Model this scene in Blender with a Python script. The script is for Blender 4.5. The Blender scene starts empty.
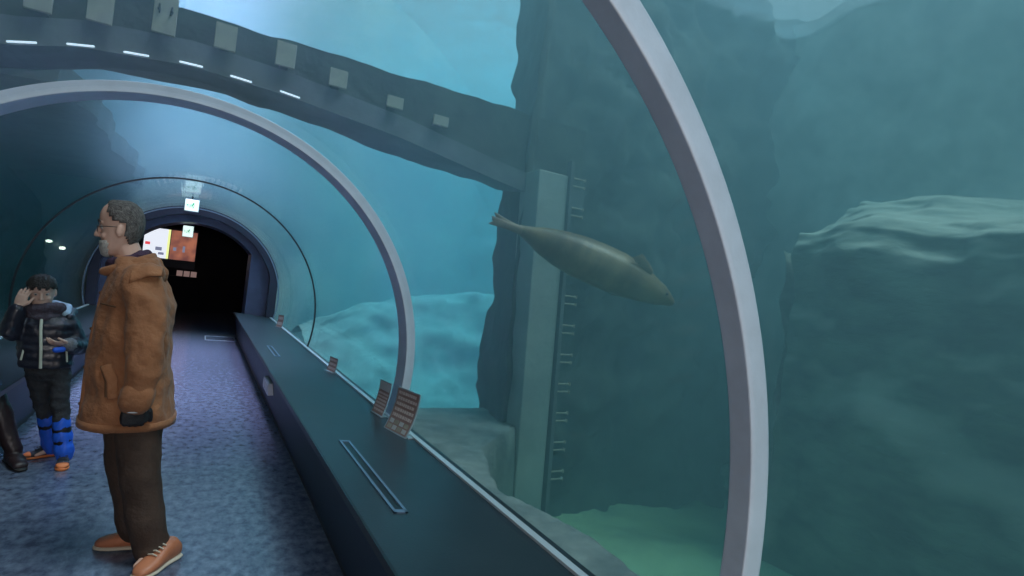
import bpy, bmesh, math, random
from mathutils import Vector, Matrix, noise, Euler
C = bpy.context.scene.collection
PI = math.pi
random.seed(7)

# ------------------------------------------------------------------ camera, world, sun, exposure
def setup_camera():
    yaw, pitch, roll = 0.5131, 0.0143, 0.1122
    f = Vector((math.sin(yaw)*math.cos(pitch), math.cos(yaw)*math.cos(pitch), math.sin(pitch)))
    r = Vector((math.cos(yaw), -math.sin(yaw), 0)); u = r.cross(f)
    r2 = r*math.cos(roll)+u*math.sin(roll); u2 = -r*math.sin(roll)+u*math.cos(roll)
    cd = bpy.data.cameras.new('camera'); co = bpy.data.objects.new('camera', cd); C.objects.link(co)
    m = Matrix((r2, u2, -f)).transposed().to_4x4(); m.translation = Vector((0, 0, 1.5))
    co.matrix_world = m
    cd.sensor_width = 36; cd.lens = 36*551.6/1024; cd.clip_start = .05
    bpy.context.scene.camera = co
setup_camera()
sc = bpy.context.scene
W = bpy.data.worlds.new('world'); sc.world = W; W.use_nodes = True
W.node_tree.nodes['Background'].inputs[0].default_value = (.78, .86, 1.0, 1)
W.node_tree.nodes['Background'].inputs[1].default_value = .55
def sun(name, rot, strength, col, angle):
    d = bpy.data.lights.new(name, 'SUN'); d.energy = strength; d.color = col; d.angle = angle
    o = bpy.data.objects.new(name, d); C.objects.link(o); o.rotation_euler = rot; return o
sun('sun', (math.radians(18), math.radians(14), 0), 5.2, (1.0, .92, .98), math.radians(25))
def area(name, loc, sx, sy, power, col, rot=(0, 0, 0), spread=180):
    d = bpy.data.lights.new(name, 'AREA'); d.shape = 'RECTANGLE'; d.size = sx; d.size_y = sy; d.energy = power; d.color = col; d.spread = math.radians(spread)
    o = bpy.data.objects.new(name, d); C.objects.link(o); o.location = loc; o.rotation_euler = rot; return o
area('fill_far_pool', (5.0, 9.6, 11.), 5.8, 8.0, 520, (.12, .74, 1.0), spread=50)  # added area light, brightens the far pool and turns it cyan
area('fill_over_tunnel', (-.35, 8.8, 11.), 1.4, 6, 300, (.92, .66, 1.0), spread=22)  # added area light that makes the violet glow above the tunnel
area('fill_behind_camera', (-.2, -3.2, 1.9), 1.4, 1.0, 75, (1.0, .93, .90), (math.radians(80), 0, 0))  # added fill from behind the camera for people and ring faces
sc.view_settings.view_transform = 'Standard'; sc.view_settings.look = 'None'
sc.view_settings.gamma = 1; sc.view_settings.use_curve_mapping = False
sc.view_settings.exposure = 0.0
sc.cycles.volume_bounces = 1
sc.cycles.transparent_max_bounces = 24
sc.cycles.max_bounces = 8

# tunnel frame of reference
CX, CZ, R = -.178, .884, 1.6
XG, ZG = 1.37, .478          # foot of the glass, right
XF, ZF = .671, .527          # front edge of right bench
XGL, XFL = 2*CX-XG, 2*CX-XF  # the same on the left
Y0, Y1 = -3.5, 13.0
WS = 5.2                     # water surface height
FLOORW = -1.3                # pool bottom

# ------------------------------------------------------------------ materials
def mat(name, col, rough=.6, metal=0., noise_amt=0., nscale=8., bump=0., bscale=30., col2=None, spec=.5, emit=None, estr=0., detail=5., stretch=None, coat=0., sheen=0.):
    m = bpy.data.materials.new(name); m.use_nodes = True
    nt = m.node_tree; b = nt.nodes['Principled BSDF']
    b.inputs['Base Color'].default_value = (*col, 1); b.inputs['Roughness'].default_value = rough
    b.inputs['Metallic'].default_value = metal; b.inputs['Specular IOR Level'].default_value = spec
    b.inputs['Coat Weight'].default_value = coat; b.inputs['Sheen Weight'].default_value = sheen
    tc = nt.nodes.new('ShaderNodeTexCoord'); mp = nt.nodes.new('ShaderNodeMapping')
    nt.links.new(tc.outputs['Object'], mp.inputs[0])
    if stretch: mp.inputs['Scale'].default_value = stretch
    if col2 is not None or noise_amt:
        n = nt.nodes.new('ShaderNodeTexNoise'); n.inputs['Scale'].default_value = nscale; n.inputs['Detail'].default_value = detail
        n.inputs['Roughness'].default_value = .62
        nt.links.new(mp.outputs[0], n.inputs['Vector'])
        cr = nt.nodes.new('ShaderNodeValToRGB'); cr.color_ramp.elements[0].position = .36; cr.color_ramp.elements[1].position = .66
        c2 = col2 if col2 is not None else tuple(c*(1-noise_amt) for c in col)
        cr.color_ramp.elements[0].color = (*c2, 1); cr.color_ramp.elements[1].color = (*col, 1)
        nt.links.new(n.outputs['Fac'], cr.inputs[0]); nt.links.new(cr.outputs[0], b.inputs['Base Color'])
    if bump:
        n2 = nt.nodes.new('ShaderNodeTexNoise'); n2.inputs['Scale'].default_value = bscale; n2.inputs['Detail'].default_value = 6
        nt.links.new(mp.outputs[0], n2.inputs['Vector'])
        bp = nt.nodes.new('ShaderNodeBump'); bp.inputs['Strength'].default_value = bump; bp.inputs['Distance'].default_value = .02
        nt.links.new(n2.outputs['Fac'], bp.inputs['Height']); nt.links.new(bp.outputs[0], b.inputs['Normal'])
    if emit is not None:
        b.inputs['Emission Color'].default_value = (*emit, 1); b.inputs['Emission Strength'].default_value = estr
    return m
def acrylic(name):
    m = bpy.data.materials.new(name); m.use_nodes = True; nt = m.node_tree; nt.nodes.clear()
    o = nt.nodes.new('ShaderNodeOutputMaterial'); mx = nt.nodes.new('ShaderNodeMixShader')
    t = nt.nodes.new('ShaderNodeBsdfTransparent'); g = nt.nodes.new('ShaderNodeBsdfGlossy'); g.inputs['Roughness'].default_value = .03
    t.inputs[0].default_value = (.97, .985, .985, 1)
    lw = nt.nodes.new('ShaderNodeLayerWeight'); lw.inputs[0].default_value = .5
    pw = nt.nodes.new('ShaderNodeMath'); pw.operation = 'POWER'; pw.inputs[1].default_value = 5
    ma = nt.nodes.new('ShaderNodeMath'); ma.operation = 'MULTIPLY_ADD'; ma.inputs[1].default_value = .30; ma.inputs[2].default_value = .012
    nt.links.new(lw.outputs['Facing'], pw.inputs[0]); nt.links.new(pw.outputs[0], ma.inputs[0])
    nt.links.new(ma.outputs[0], mx.inputs[0]); nt.links.new(t.outputs[0], mx.inputs[1]); nt.links.new(g.outputs[0], mx.inputs[2])
    nt.links.new(mx.outputs[0], o.inputs[0]); return m
def water_volume():
    m = bpy.data.materials.new('pool_water'); m.use_nodes = True; nt = m.node_tree; nt.nodes.clear()
    o = nt.nodes.new('ShaderNodeOutputMaterial'); t = nt.nodes.new('ShaderNodeBsdfTransparent')
    s = nt.nodes.new('ShaderNodeVolumeScatter'); s.inputs['Color'].default_value = (.52, .86, 1.0, 1); s.inputs['Density'].default_value = .14
    s.inputs['Anisotropy'].default_value = .15
    a = nt.nodes.new('ShaderNodeVolumeAbsorption'); a.inputs['Color'].default_value = (.46, .81, .85, 1); a.inputs['Density'].default_value = .35
    ad = nt.nodes.new('ShaderNodeAddShader')
    nt.links.new(s.outputs[0], ad.inputs[0]); nt.links.new(a.outputs[0], ad.inputs[1])
    nt.links.new(ad.outputs[0], o.inputs['Volume']); nt.links.new(t.outputs[0], o.inputs['Surface']); return m
def surface_mat():
    m = bpy.data.materials.new('water_surface'); m.use_nodes = True; nt = m.node_tree; nt.nodes.clear()
    o = nt.nodes.new('ShaderNodeOutputMaterial')
    t = nt.nodes.new('ShaderNodeBsdfTransparent'); g = nt.nodes.new('ShaderNodeBsdfGlossy'); g.inputs['Roughness'].default_value = .08
    tl = nt.nodes.new('ShaderNodeBsdfTranslucent'); tl.inputs[0].default_value = (.50, .56, .66, 1)
    tc = nt.nodes.new('ShaderNodeTexCoord'); n = nt.nodes.new('ShaderNodeTexNoise'); n.inputs['Scale'].default_value = 1.6; n.inputs['Detail'].default_value = 4
    n.inputs['Distortion'].default_value = 1.2
    nt.links.new(tc.outputs['Object'], n.inputs['Vector'])
    bp = nt.nodes.new('ShaderNodeBump'); bp.inputs['Strength'].default_value = .5; bp.inputs['Distance'].default_value = .15
    nt.links.new(n.outputs['Fac'], bp.inputs['Height']); nt.links.new(bp.outputs[0], g.inputs['Normal'])
    cr = nt.nodes.new('ShaderNodeValToRGB'); cr.color_ramp.elements[0].position = .30; cr.color_ramp.elements[1].position = .75
    cr.color_ramp.elements[0].color = (.45, .45, .45, 1); cr.color_ramp.elements[1].color = (.75, .75, .75, 1)
    nt.links.new(n.outputs['Fac'], cr.inputs[0])
    m1 = nt.nodes.new('ShaderNodeMixShader'); m2 = nt.nodes.new('ShaderNodeMixShader'); m1.inputs[0].default_value = .45
    nt.links.new(tl.outputs[0], m1.inputs[1]); nt.links.new(g.outputs[0], m1.inputs[2])
    nt.links.new(cr.outputs[0], m2.inputs[0]); nt.links.new(m1.outputs[0], m2.inputs[1]); nt.links.new(t.outputs[0], m2.inputs[2])
    nt.links.new(m2.outputs[0], o.inputs[0]); return m

M = dict(
    acrylic=acrylic('acrylic'), water=water_volume(), surface=surface_mat(),
    ring=mat('ring_metal', (.68, .73, .84), .42, .1, .12, 6, .05, 60),
    gasket=mat('black_gasket', (.03, .035, .045), .5),
    floor=mat('floor_stone', (.16, .20, .275), .20, 0, nscale=15, col2=(.055, .070, .115), bump=.10, bscale=26, spec=.6, detail=12, stretch=(1.3, .9, 1)),
    bench_top=mat('bench_top', (.030, .045, .056), .36, .0, .18, 2.5, .03, 90, spec=.28),
    bench_front=mat('bench_front', (.022, .034, .065), .45, .0, .2, 3, spec=.2),
    black=mat('black_trim', (.008, .009, .012), .4),
    white_trim=mat('white_trim', (.62, .66, .70), .4, .2),
    slot_frame=mat('slot_frame', (.20, .27, .38), .35, .5),
    portal=mat('portal_blue', (.085, .095, .18), .5, 0, .25, 3),
    portal_dark=mat('portal_dark', (.028, .030, .06), .5),
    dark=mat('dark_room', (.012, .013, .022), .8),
    rock=mat('rock_grey_green', (.15, .20, .15), .9, 0, nscale=2.2, col2=(.025, .045, .035), bump=1.0, bscale=7, stretch=(1, 1, 2.2)),
    rock_pale=mat('rock_pale', (.66, .64, .56), .9, 0, nscale=3, col2=(.36, .38, .34), bump=.6, bscale=9),
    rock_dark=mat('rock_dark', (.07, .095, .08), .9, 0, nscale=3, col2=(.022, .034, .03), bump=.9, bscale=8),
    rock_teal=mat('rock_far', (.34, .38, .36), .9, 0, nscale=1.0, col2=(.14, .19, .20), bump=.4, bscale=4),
    concrete=mat('concrete', (.42, .45, .42), .85, 0, nscale=2, col2=(.28, .31, .30), bump=.3, bscale=14),
    wallface=mat('wallface', (.16, .19, .20), .85, 0, nscale=2, col2=(.09, .11, .12), bump=.5, bscale=8),
    plate=mat('plate', (.44, .40, .32), .6, 0, .25, 9),
    sand=mat('sand', (.50, .70, .40), .95, 0, nscale=1.1, col2=(.30, .45, .30), bump=.5, bscale=6),
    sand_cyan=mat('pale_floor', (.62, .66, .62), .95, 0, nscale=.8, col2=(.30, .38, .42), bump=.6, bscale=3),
)

def top_lit_tint(m, col, lo=.35, hi=.75):
    """mixes a paler colour into upward faces, painting in light from above"""
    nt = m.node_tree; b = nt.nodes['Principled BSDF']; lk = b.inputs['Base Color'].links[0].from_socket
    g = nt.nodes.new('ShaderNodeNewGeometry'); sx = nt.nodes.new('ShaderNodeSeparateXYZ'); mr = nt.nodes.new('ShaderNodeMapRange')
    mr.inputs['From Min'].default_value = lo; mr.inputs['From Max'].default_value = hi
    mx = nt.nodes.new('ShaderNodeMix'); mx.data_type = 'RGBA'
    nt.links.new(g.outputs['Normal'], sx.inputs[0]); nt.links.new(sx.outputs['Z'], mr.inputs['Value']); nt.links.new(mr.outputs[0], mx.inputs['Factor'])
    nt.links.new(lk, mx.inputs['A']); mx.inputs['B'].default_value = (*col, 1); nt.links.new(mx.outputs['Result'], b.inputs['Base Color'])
top_lit_tint(M['rock_teal'], (.52, .56, .52), .0, 1.1)
top_lit_tint(M['rock'], (.62, .62, .52), .08, .95)  # block shoulder coloured paler to look lit from above
# ------------------------------------------------------------------ mesh helpers
def link(name, me, m, parent=None):
    me.materials.append(m); o = bpy.data.objects.new(name, me); C.objects.link(o)
    if parent is not None: o.parent = parent
    return o
def obj(name, bm, m, parent=None, smooth=False, bevel=0.):
    me = bpy.data.meshes.new(name); bmesh.ops.recalc_face_normals(bm, faces=bm.faces[:])
    bm.to_mesh(me); bm.free()
    if smooth: me.polygons.foreach_set('use_smooth', [True]*len(me.polygons))
    o = link(name, me, m, parent)
    if bevel:
        b = o.modifiers.new('bevel', 'BEVEL'); b.width = bevel; b.segments = 2; b.limit_method = 'ANGLE'
    return o
def tag(o, label=None, cat=None, group=None, kind=None):
    if label: o['label'] = label
    if cat: o['category'] = cat
    if group: o['group'] = group
    if kind: o['kind'] = kind
    return o
def empty(name, loc=(0, 0, 0), rz=0):
    o = bpy.data.objects.new(name, None); C.objects.link(o); o.location = loc; o.rotation_euler = (0, 0, rz); o.empty_display_size = .1
    return o
def box(bm, a, b, mtx=None):
    vs = [bm.verts.new((x, y, z)) for x in (a[0], b[0]) for y in (a[1], b[1]) for z in (a[2], b[2])]
    for q in ((0, 1, 3, 2), (4, 6, 7, 5), (0, 4, 5, 1), (2, 3, 7, 6), (0, 2, 6, 4), (1, 5, 7, 3)): bm.faces.new([vs[i] for i in q])
    if mtx is not None:
        for v in vs: v.co = mtx @ v.co
    return vs
def prism(bm, pts, y0, y1):
    """extrude an x,z outline from y0 to y1"""
    a = [bm.verts.new((p[0], y0, p[1])) for p in pts]; b = [bm.verts.new((p[0], y1, p[1])) for p in pts]; n = len(pts)
    bm.faces.new(a); bm.faces.new(b[::-1])
    for i in range(n): bm.faces.new((a[i], b[i], b[(i+1) % n], a[(i+1) % n]))
def frames(P):
    P = [Vector(p) for p in P]; T = []
    for i in range(len(P)):
        t = (P[min(i+1, len(P)-1)]-P[max(i-1, 0)]); T.append(t.normalized())
    n = Vector((0, 0, 1)) if abs(T[0].z) < .9 else Vector((0, 1, 0))
    N = []
    for t in T:
        n = (n - t*n.dot(t)).normalized(); N.append(n.copy())
    return P, T, N
def tube(bm, P, rad, seg=12, cap=True, ref=None, rad2=None, ex=1.0):
    """tube through points; rad along 'ref' normal, rad2 across; round caps"""
    P, T, N = frames(P)
    if ref is not None:
        N = [(Vector(ref) - t*Vector(ref).dot(t)).normalized() for t in T]
    if not hasattr(rad, '__len__'): rad = [rad]*len(P)
    if rad2 is None: rad2 = rad
    elif not hasattr(rad2, '__len__'): rad2 = [rad2]*len(P)
    L = []
    if cap:
        for a in (75, 45, 20): 
            k = math.cos(math.radians(a)); L.append((P[0]-T[0]*math.sin(math.radians(a))*min(rad[0], rad2[0]), T[0], N[0], rad[0]*k, rad2[0]*k))
    for i in range(len(P)): L.append((P[i], T[i], N[i], rad[i], rad2[i]))
    if cap:
        for a in (20, 45, 75):
            k = math.cos(math.radians(a)); L.append((P[-1]+T[-1]*math.sin(math.radians(a))*min(rad[-1], rad2[-1]), T[-1], N[-1], rad[-1]*k, rad2[-1]*k))
    prev = None; first = None
    for (p, t, n, ra, rb) in L:
        b = t.cross(n); ring = []
        for k in range(seg):
            a = 2*PI*k/seg; ca, sa = math.cos(a), math.sin(a)
            ca = math.copysign(abs(ca)**ex, ca); sa = math.copysign(abs(sa)**ex, sa)
            ring.append(bm.verts.new(p+n*ra*ca+b*rb*sa))
        if prev:
            for k in range(seg): bm.faces.new((prev[k], prev[(k+1) % seg], ring[(k+1) % seg], ring[k]))
        else: first = ring
        prev = ring
    bm.faces.new(first[::-1]); bm.faces.new(prev)
def loft(bm, rings, close=True):
    prev = None; first = None
    for r in rings:
        ring = [bm.verts.new(p) for p in r]; n = len(ring)
        if prev:
            for k in range(n): bm.faces.new((prev[k], prev[(k+1) % n], ring[(k+1) % n], ring[k]))
        else: first = ring
        prev = ring
    if close: bm.faces.new(first[::-1]); bm.faces.new(prev)
def ball(bm, c, r, sub=2, mtx=None):
    s = (r, r, r) if not hasattr(r, '__len__') else r
    m = Matrix.Translation(c) @ (mtx if mtx is not None else Matrix.Identity(4)) @ Matrix.Diagonal((*s, 1))
    bmesh.ops.create_icosphere(bm, subdivisions=sub, radius=1, matrix=m)
def fbm(p, sc_, oct=4):
    return noise.fractal(Vector(p)*sc_, 1.0, 2.0, oct)
def grid(nx, ny, fn):
    bm = bmesh.new(); V = [[bm.verts.new(fn(i/nx, j/ny)) for j in range(ny+1)] for i in range(nx+1)]
    for i in range(nx):
        for j in range(ny): bm.faces.new((V[i][j], V[i+1][j], V[i+1][j+1], V[i][j+1]))
    return bm
def lerp(a, b, t): return a+(b-a)*t
def smooth(a, b, x):
    t = max(0, min(1, (x-a)/(b-a))); return t*t*(3-2*t)

# ------------------------------------------------------------------ the tunnel shell
AG = math.asin((ZG-CZ)/R)          # angle at which the glass meets the ledge (about -14.7 deg)
def arc(r, n=72, a0=AG, a1=PI-AG): return [(CX+r*math.cos(lerp(a0, a1, i/n)), CZ+r*math.sin(lerp(a0, a1, i/n))) for i in range(n+1)]
bm = bmesh.new(); box(bm, (XFL-.25, Y0, -.12), (XF+.25, 20.5, 0))
tag(obj('floor', bm, M['floor']), 'mottled blue stone tunnel floor', kind='structure')
JOINTS = [Y0, 1.03, 4.10, 7.98, 10.5, Y1]
bm = bmesh.new(); o_, i_ = arc(R+.055), arc(R+.005)
for k in range(len(JOINTS)-1):
    ya, yb = JOINTS[k]+.006, JOINTS[k+1]-.006
    loft(bm, [[Vector((p[0], ya, p[1])), Vector((p[0], yb, p[1])), Vector((q[0], yb, q[1])), Vector((q[0], ya, q[1]))] for p, q in zip(i_, o_)])
o = obj('ceiling', bm, M['acrylic'], smooth=False); tag(o, 'curved clear acrylic vault of the tunnel', kind='structure')
# water around the tunnel, one closed body
a = arc(R+.06)
XL_, XR_ = -6.5, 8.5
bm = bmesh.new(); zb = FLOORW-.3
inn = [(a[0][0]+.02, zb)] + a + [(a[-1][0]-.02, zb)]
def hit(p):
    dx, dz = p[0]-CX, p[1]-CZ
    if p[1] <= ZG: return (XR_ if dx > 0 else XL_, zb if p[1] == zb else ZG)
    ts = [((XR_ if dx > 0 else XL_)-CX)/dx if abs(dx) > 1e-6 else 1e9]
    if dz > 0: ts.append((WS-CZ)/dz)
    t = min(ts); return (CX+dx*t, max(ZG, CZ+dz*t))
out = [hit(p) for p in inn]
# put the box corners in exactly
for cx_ in (XR_, XL_):
    k = min(range(len(out)), key=lambda i: abs(out[i][0]-cx_)+abs(out[i][1]-WS)); out[k] = (cx_, WS)
loft(bm, [[Vector((p[0], -5, p[1])), Vector((p[0], 15.5, p[1])), Vector((q[0], 15.5, q[1])), Vector((q[0], -5, q[1]))] for p, q in zip(inn, out)])
tag(obj('pool_water', bm, M['water']), 'blue green pool water around the tunnel', 'water', kind='stuff')
bm = grid(60, 80, lambda u, v: Vector((lerp(XL_, XR_, u), lerp(-5, 15.5, v), WS+.02+.05*fbm((u*15, v*20, 0), .6))))
tag(obj('water_surface', bm, M['surface'], smooth=True), 'rippled underside of the pool surface', 'water', kind='stuff')

# support rings
def ring(y, label, ri=R, ro=R+.055, dy=.075, bottom=True):
    bm = bmesh.new(); n = 96
    aa = AG-.06; inn = arc(ri-.012, n, aa, PI-aa); out = arc(ro, n, aa, PI-aa)
    sec = []
    for k in range(n+1):
        (xi, zi), (xo, zo) = inn[k], out[k]
        sec.append([Vector((xi, y, zi)), Vector((xi, y+dy, zi)), Vector((xo, y+dy, zo)), Vector((xo, y, zo))])
    loft(bm, sec); o = obj('tunnel_ring', bm, M['ring'], bevel=.004)
    tag(o, label, 'metal ring'); return o
ring(1.0, 'grey metal tunnel ring nearest the camera, sweeping down across the right half', ro=R+.065)
ring(4.0, 'grey metal tunnel ring over the man and boy, second from the camera', dy=.2)
def joint(y, label, m, w=.03):
    bm = bmesh.new(); sec = []
    inn = arc(R-.004, 96); out = arc(R+.016, 96)
    for k in range(97):
        (xi, zi), (xo, zo) = inn[k], out[k]
        sec.append([Vector((xi, y, zi)), Vector((xi, y+w, zi)), Vector((xo, y+w, zo)), Vector((xo, y, zo))])
    loft(bm, sec); tag(obj('joint_seal', bm, m), label, 'seal')
joint(7.97, 'thin dark seal arching between acrylic panels halfway to the doorway', M['gasket'], .018)
joint(12.2, 'thin blue seal ring right in front of the doorway arch', M['slot_frame'], .06)

# benches (ledges) both sides
def bench(side, name_label):
    s = 1 if side == 'right' else -1
    X = lambda x: x if s > 0 else 2*CX-x
    root = empty('ledge_bench', (X(1.0), 5, 0)); tag(root, name_label, 'ledge')
    def part(name, fn, m, bev=0.):
        bm = bmesh.new(); fn(bm); bmesh.ops.translate(bm, verts=bm.verts[:], vec=-root.location)
        return obj(name, bm, m, root, bevel=bev)
    ye = Y1-.35
    part('top_panel', lambda b: prism(b, [(X(XF), ZF), (X(XF), ZF-.025), (X(XG+.05), ZG-.03), (X(XG+.05), ZG), (X(XG-.06), ZG)], Y0, ye), M['bench_top'])
    part('edge_strip', lambda b: prism(b, [(X(XF-.006), ZF+.003), (X(XF-.006), ZF-.03), (X(XF+.006), ZF-.03), (X(XF+.006), ZF+.003)], Y0, ye), M['black'])
    part('front_panel', lambda b: prism(b, [(X(XF+.03), ZF-.03), (X(.77), .06), (X(.80), .06), (X(XF+.06), ZF-.03)], Y0, ye), M['bench_front'])
    part('plinth', lambda b: prism(b, [(X(.785), .0), (X(.785), .06), (X(1.3), .06), (X(1.3), 0)], Y0, ye), M['black'])
    return root, part, X
rb, rpart, _ = bench('right', 'long dark slate ledge along the foot of the right glass')
lb, lpart, _ = bench('left', 'long dark ledge along the foot of the left glass, behind the boy')
for nm, ya, yb in (('near', 2.27, 3.37), ('far', 6.75, 7.65)):
    sl = lambda x: ZF-(x-XF)*(ZF-ZG)/(XG-.06-XF)
    def frame(b, ya=ya, yb=yb):
        x0, x1 = .825, .89
        for (u0, u1, v0, v1) in ((x0, x0+.014, ya, yb), (x1-.014, x1, ya, yb), (x0, x1, ya, ya+.03), (x0, x1, yb-.03, yb)):
            prism(b, [(u0, sl(u0)+.006), (u1, sl(u1)+.006), (u1, sl(u1)-.004), (u0, sl(u0)-.004)], v0, v1)
    def slot(b, ya=ya, yb=yb): prism(b, [(.838, sl(.838)+.002), (.877, sl(.877)+.002), (.877, sl(.877)-.004), (.838, sl(.838)-.004)], ya+.02, yb-.02)
    f_ = rpart('vent_frame', frame, M['slot_frame']); rpart('vent_slot', slot, M['black'])
for X_, lab, n in ((XG, 'right', 'pale metal strip where the right glass meets the ledge'), (XGL, 'left', 'pale metal strip where the left glass meets the ledge')):
    bm = bmesh.new(); s = 1 if lab == 'right' else -1
    box(bm, (X_-.03 if s > 0 else X_-.005, Y0, ZG-.005), (X_+.005 if s > 0 else X_+.03, Y1-.3, ZG+.014))
    tag(obj('trim_1' if s > 0 else 'trim_2', bm, M['white_trim'], bevel=.003), n, kind='structure')
# tank foot below the glass
for s, x0, x1 in ((1, XG+.03, XG+.28), (-1, XGL-.28, XGL-.03)):
    bm = bmesh.new(); box(bm, (x0, Y0, FLOORW-.3), (x1, Y1, ZG-.16)); 
    tag(obj('wall_right_foot' if s > 0 else 'wall_left_foot', bm, M['concrete']), 'concrete kerb that carries the acrylic', kind='structure')

# ------------------------------------------------------------------ portal and dark room
def door_outline(r, hw, n=40):
    zc = CZ+math.sqrt(r*r-hw*hw); a0 = math.atan2(zc-CZ, hw)
    return [(CX+hw, 0)]+[(CX+r*math.cos(lerp(a0, PI-a0, i/n)), CZ+r*math.sin(lerp(a0, PI-a0, i/n))) for i in range(n+1)]+[(CX-hw, 0)]
def arch(name, m, ro, ho, ri, hi, y0, y1, label):
    bm = bmesh.new(); A = door_outline(ro, ho); B = door_outline(ri, hi)
    loft(bm, [[Vector((p[0], y0, p[1])), Vector((p[0], y1, p[1])), Vector((q[0], y1, q[1])), Vector((q[0], y0, q[1]))] for p, q in zip(A, B)])
    return tag(obj(name, bm, m), label, kind='structure')
arch('door_1', M['portal'], 1.50, 1.44, 1.36, 1.05, 12.65, 13.6, 'blue arched door surround at the end of the tunnel')
arch('trim_3', M['portal_dark'], 1.66, 1.60, 1.50, 1.44, 12.5, 13.3, 'dark blue outer rim of the end arch')
bm = bmesh.new(); A = door_outline(1.66, 1.60)
loft(bm, [[Vector((p[0], 13.0, p[1])), Vector((p[0], 13.3, p[1])), Vector((q[0], 13.3, q[1])), Vector((q[0], 13.0, q[1]))] for p, q in zip(A, [(CX+ (8 if i == 0 else 8*math.cos(PI*(i/(len(A)-1)))) , -2 if i in (0, len(A)-1) else CZ+8*math.sin(PI*i/(len(A)-1))) for i in range(len(A))])])
tag(obj('wall_back', bm, M['sand_cyan']), 'tank end wall around the doorway', kind='structure')
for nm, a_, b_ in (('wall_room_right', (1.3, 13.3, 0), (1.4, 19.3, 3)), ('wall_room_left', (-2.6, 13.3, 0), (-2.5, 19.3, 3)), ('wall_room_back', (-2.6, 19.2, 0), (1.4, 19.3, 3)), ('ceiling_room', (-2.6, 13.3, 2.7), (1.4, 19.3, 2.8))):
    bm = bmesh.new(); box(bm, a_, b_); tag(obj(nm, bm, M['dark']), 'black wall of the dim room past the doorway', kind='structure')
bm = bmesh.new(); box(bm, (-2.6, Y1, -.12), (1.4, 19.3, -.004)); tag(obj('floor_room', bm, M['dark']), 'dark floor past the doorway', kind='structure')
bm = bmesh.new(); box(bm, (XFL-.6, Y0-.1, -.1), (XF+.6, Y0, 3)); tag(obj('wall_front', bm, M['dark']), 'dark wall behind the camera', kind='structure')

# ------------------------------------------------------------------ divider wall between the pools (opening over the tunnel)
def pw(tab, x):
    if x <= tab[0][0]: return tab[0][1]
    for (a, b), (c, d) in zip(tab, tab[1:]):
        if x <= c: return b+(d-b)*(x-a)/(c-a)
    return tab[-1][1]
LF = [(-3.2, 2.35), (-1.1, 2.63), (-.78, 2.72), (-.2, 2.78), (.39, 2.75), (1.26, 2.65), (2.08, 2.50), (2.7, 2.40)]
LB = [(-3.2, 2.35), (-1.3, 2.63), (-.72, 2.78), (0, 2.82), (.83, 2.73), (1.47, 2.63), (2.7, 2.54)]
def lintel_z(x): return pw(LF, x)
bm = bmesh.new(); bm2 = bmesh.new(); n = 80; sec = []; sec2 = []
for k in range(n+1):
    x = lerp(-3.2, 3.1, k/n); j = .025*fbm((x, 3, 1), 3); zf, zb_, zt = pw(LF, x), pw(LB, x)+j, pw(LF, x)+.17
    sec.append([Vector((x, 4.30, zf)), Vector((x, 4.93, zb_)), Vector((x, 4.93, zt)), Vector((x, 4.30, zt))])
    sec2.append([Vector((x, 4.38, zt)), Vector((x, 4.93, zt)), Vector((x, 4.93, 3.19+j)), Vector((x, 4.38, 3.17+j))])
loft(bm, sec); loft(bm2, sec2)
bmf = tag(obj('wall_beam', bm, M['wallface']), 'submerged concrete beam crossing over the tunnel', kind='structure')
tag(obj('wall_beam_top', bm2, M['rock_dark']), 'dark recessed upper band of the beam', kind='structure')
def rockface(u, v, P, N, amp, s1, seed):
    p = P(u, v); d = fbm(p+Vector((seed, 0, 0)), s1, 5)*amp + .35*amp*fbm(p+Vector((0, seed, 0)), s1*3.5, 3); return p+N*d
# wall right of the opening, facing the camera, and its rough jamb
def jamb(u, v):
    # u runs round the wall end: back edge of jamb -> front edge -> along the front face
    z = lerp(FLOORW-.3, WS+.3, v)
    if u < .3:
        t = u/.3; p = Vector((lerp(2.62, 2.45, t), lerp(5.1, 4.32, t), z)); am = .10*(1-t*.6)
    else:
        t = (u-.3)/.7; p = Vector((lerp(2.45, 8.4, t**1.3), 4.32+.35*smooth(0.02, .12, t), z)); am = .06+.2*smooth(.08, .3, t)
    d = fbm(p, 1.3, 5)*am+fbm(p, 5, 3)*am*.4
    return p+Vector((-.4*d if u < .3 else 0, d, 0))
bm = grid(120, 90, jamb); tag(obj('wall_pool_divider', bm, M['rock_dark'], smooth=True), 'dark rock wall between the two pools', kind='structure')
M['ledge_grey'] = mat('ledge_grey', (.30, .33, .31), .9, 0, nscale=4, col2=(.17, .20, .20), bump=.4, bscale=16)
# concrete post with gate guide at the wall end
post = empty('gate_post', (2.62, 4.2, 0)); tag(post, 'pale concrete gate post at the edge of the pool opening, behind the seal tail', 'post')
def ppart(name, fn, m, par=post, bev=0.):
    bm = bmesh.new(); fn(bm); bmesh.ops.translate(bm, verts=bm.verts[:], vec=-post.location); return obj(name, bm, m, par, bevel=bev)
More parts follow.
